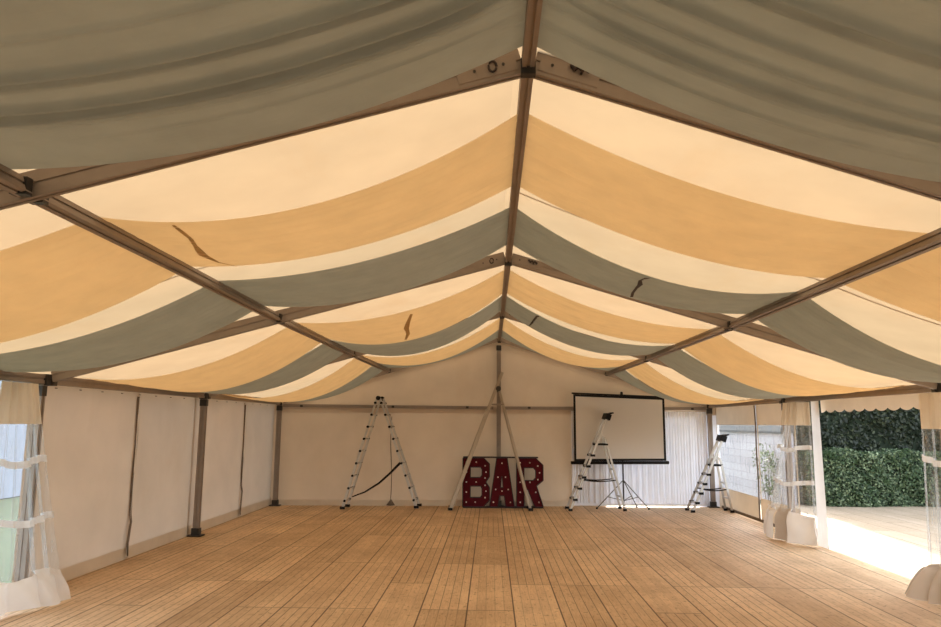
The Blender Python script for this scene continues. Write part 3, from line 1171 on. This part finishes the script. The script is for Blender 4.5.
# ------------------------------------------------------------------ greenery and buildings outside
def leaves(m, n, fn, size, rnd):
    vs, fs = [], []
    for i in range(n):
        p, nrm = fn(rnd)
        a = Vector((rnd.gauss(0, 1), rnd.gauss(0, 1), rnd.gauss(0, 1))) * .7 + nrm
        a.normalize()
        t = a.orthogonal().normalized()
        t = Matrix.Rotation(rnd.uniform(0, 6.28), 3, a) @ t
        b = a.cross(t)
        l = size * rnd.uniform(.6, 1.3)
        w = l * .55
        p = p + nrm * rnd.uniform(-.03, .06)
        k0 = len(vs)
        vs += [p - t * l / 2, p + b * w / 2 + a * l * .08, p + t * l / 2, p - b * w / 2 + a * l * .08]
        fs.append((k0, k0 + 1, k0 + 2, k0 + 3))
    m.add(vs, fs)


def hedge(name, x0, x1, v0, v1, h, n, size, leafmat, label, seed, hvis=None):
    rnd = random.Random(seed)
    root = thing(name, S((x0 + x1) / 2, (v0 + v1) / 2, -.05), label, 'hedge')
    hv = hvis or h

    def lump(x, z):
        return .05 * math.sin(x * 3.1 + seed) + .04 * math.sin(z * 4.3 + x * 2) + .03 * math.sin(x * 7.7 + z * 5)
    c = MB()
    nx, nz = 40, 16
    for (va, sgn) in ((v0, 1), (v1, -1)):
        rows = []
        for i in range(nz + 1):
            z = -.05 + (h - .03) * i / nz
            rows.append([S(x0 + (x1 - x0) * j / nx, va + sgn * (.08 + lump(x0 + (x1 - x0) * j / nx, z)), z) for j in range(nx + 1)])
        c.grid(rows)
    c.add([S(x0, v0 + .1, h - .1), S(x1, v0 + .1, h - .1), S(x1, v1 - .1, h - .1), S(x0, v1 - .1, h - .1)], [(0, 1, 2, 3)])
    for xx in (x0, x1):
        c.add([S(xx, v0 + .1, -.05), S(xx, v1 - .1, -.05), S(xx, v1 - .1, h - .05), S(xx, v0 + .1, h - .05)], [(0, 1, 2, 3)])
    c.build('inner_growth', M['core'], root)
    m = MB()

    def front(r):
        x = r.uniform(x0, x1)
        z = r.uniform(-.03, hv)
        q = r.random()
        return S(x, v0 + lump(x, z) + .1 * r.random(), z), Vector((0, -1, .35))

    def top(r):
        x = r.uniform(x0, x1)
        v = v0 + (v1 - v0) * r.random() ** 1.5
        return S(x, v, h + .04 * math.sin(x * 4) + .03 * math.sin(x * 9 + v * 3) - .02), Vector((0, -.2, 1))

    def end(r):
        return S(x0 - .02 * r.random(), r.uniform(v0, v1), r.uniform(0, hv)), Vector((-1, 0, .3))
    leaves(m, n, front, size, rnd)
    leaves(m, int(n * .3), top, size, rnd)
    leaves(m, int(n * .12), end, size, rnd)
    o = m.build('foliage', leafmat, root)
    return root


hedge('hedge', 7.5, 13.5, 17.2, 17.9, 1.24, 12000, .075, M['leaf'], 'low clipped green hedge at the end of the outdoor deck', 3)
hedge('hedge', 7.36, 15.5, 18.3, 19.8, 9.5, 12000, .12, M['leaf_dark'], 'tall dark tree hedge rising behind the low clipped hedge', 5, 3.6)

sh = thing('shed', S(7.15, 20, -.05), 'narrow white boarded shed with grey roof outside the clear windows', 'shed')
m = MB()
m.add([S(x, v, z) for z in (-.05, 1.70) for x, v in ((6.93, 17.45), (7.18, 17.45), (7.18, 22.6), (6.93, 22.6))],
      [(3, 2, 1, 0), (4, 5, 6, 7), (0, 1, 5, 4), (1, 2, 6, 5), (2, 3, 7, 6), (3, 0, 4, 7)])
m.build('walls', M['shed'], sh)
m = MB()
m.add([S(6.85, 17.4, 1.68), S(7.22, 17.4, 2.75), S(7.22, 22.7, 2.75), S(6.85, 22.7, 1.68),
       S(6.85, 17.4, 1.73), S(7.22, 17.4, 2.82), S(7.22, 22.7, 2.82), S(6.85, 22.7, 1.73), S(7.22, 17.4, 1.7), S(7.22, 22.7, 1.7)],
      [(0, 3, 2, 1), (4, 5, 6, 7), (0, 1, 5, 4), (2, 3, 7, 6), (0, 4, 7, 3), (0, 8, 1), (3, 2, 9), (1, 8, 9, 2), (1, 2, 6, 5)])
m.build('roof', M['roofgrey'], sh)
rb = thing('climbing_plant', S(6.84, 17.9, -.05), 'leafy climbing plant growing against the white shed', 'plant')
rnd = random.Random(11)
m = MB()
stems = []
for q in range(7):
    y = 17.55 + q * .17
    p = [S(6.86, y, -.04)]
    for i in range(1, 7):
        p.append(p[-1] + Vector((rnd.uniform(-.03, .0), rnd.uniform(-.07, .07), rnd.uniform(.17, .27))))
    stems.append(p)
    m.tube(p, [.012, .01, .009, .008, .006, .005, .004], 5)
m.build('stems', M['twig'], rb)
m = MB()


def stem_pt(r):
    p = r.choice(stems)
    i = r.randrange(1, 6)
    q = p[i].lerp(p[i + 1], r.random())
    return q + Vector((r.uniform(-.1, .0), r.uniform(-.12, .12), r.uniform(-.05, .08))), Vector((-1, -.2, .3))


leaves(m, 420, stem_pt, .08, rnd)
m.build('foliage', M['leaf'], rb)

hb = thing('building', S(-14, 22, -.05), 'pale blue rendered building across the lawn, seen through the left curtain', 'building')
m = MB()
m.box((-15.2, 19.0, 2.2), (6, 16, 4.5))
m.build('walls', M['paleblue'], hb)
m = MB()
m.add([(-18.4, 10.8, 4.4), (-12.0, 10.8, 4.4), (-15.2, 10.8, 6.2), (-18.4, 27.2, 4.4), (-12.0, 27.2, 4.4), (-15.2, 27.2, 6.2)],
      [(0, 1, 2), (3, 5, 4), (0, 2, 5, 3), (1, 4, 5, 2), (0, 3, 4, 1)])
m.build('roof', M['roofgrey'], hb)

# ------------------------------------------------------------------ light
SUN_EL, SUN_AZ = math.radians(46), math.radians(5.5)       # azimuth from +y towards +x
sd = Vector((math.sin(SUN_AZ) * math.cos(SUN_EL), math.cos(SUN_AZ) * math.cos(SUN_EL), math.sin(SUN_EL)))
sl = bpy.data.lights.new('sun', 'SUN')
sl.energy = 6.0
sl.angle = math.radians(1.0)
sl.color = (1, .95, .87)
so = bpy.data.objects.new('sun', sl)
COL.objects.link(so)
so.location = (10, 60, 60)
so.rotation_euler = sd.to_track_quat('Z', 'Y').to_euler()

w = bpy.data.worlds.new('sky')
sc.world = w
w.use_nodes = True
nt = w.node_tree
nt.nodes.clear()
sky = nt.nodes.new('ShaderNodeTexSky')
sky.sky_type = 'NISHITA'
sky.sun_disc = False
sky.sun_elevation = SUN_EL
sky.sun_rotation = SUN_AZ
sky.air_density = 1.2
sky.dust_density = 2.5
bg = nt.nodes.new('ShaderNodeBackground')
bg.inputs['Strength'].default_value = .5
ow = nt.nodes.new('ShaderNodeOutputWorld')
hs = nt.nodes.new('ShaderNodeHueSaturation')
hs.inputs['Saturation'].default_value = .45
nt.links.new(sky.outputs[0], hs.inputs['Color'])
nt.links.new(hs.outputs[0], bg.inputs[0])
nt.links.new(bg.outputs[0], ow.inputs[0])

# ------------------------------------------------------------------ camera
th, ps, ro = .151, .029, .007
F = Vector((-math.sin(ps) * math.cos(th), math.cos(ps) * math.cos(th), math.sin(th)))
r0 = Vector((math.cos(ps), math.sin(ps), 0))
u0 = r0.cross(F)
Rr = r0 * math.cos(ro) + u0 * math.sin(ro)
Uu = u0 * math.cos(ro) - r0 * math.sin(ro)
cam = bpy.data.cameras.new('camera')
cam.sensor_width = 36
cam.lens = 720 / 941 * 36
cam.clip_start = .05
co = bpy.data.objects.new('camera', cam)
COL.objects.link(co)
mw = Matrix((Rr, Uu, -F)).transposed().to_4x4()
mw.translation = Vector((-.123, 0, 1.881))
co.matrix_world = mw
sc.camera = co

sc.view_settings.view_transform = 'Standard'
sc.view_settings.look = 'None'
sc.view_settings.gamma = 1
sc.view_settings.use_curve_mapping = False
sc.view_settings.exposure = 0.9
sc.cycles.use_denoising = True
sc.cycles.max_bounces = 10
sc.cycles.diffuse_bounces = 6
sc.cycles.transparent_max_bounces = 16
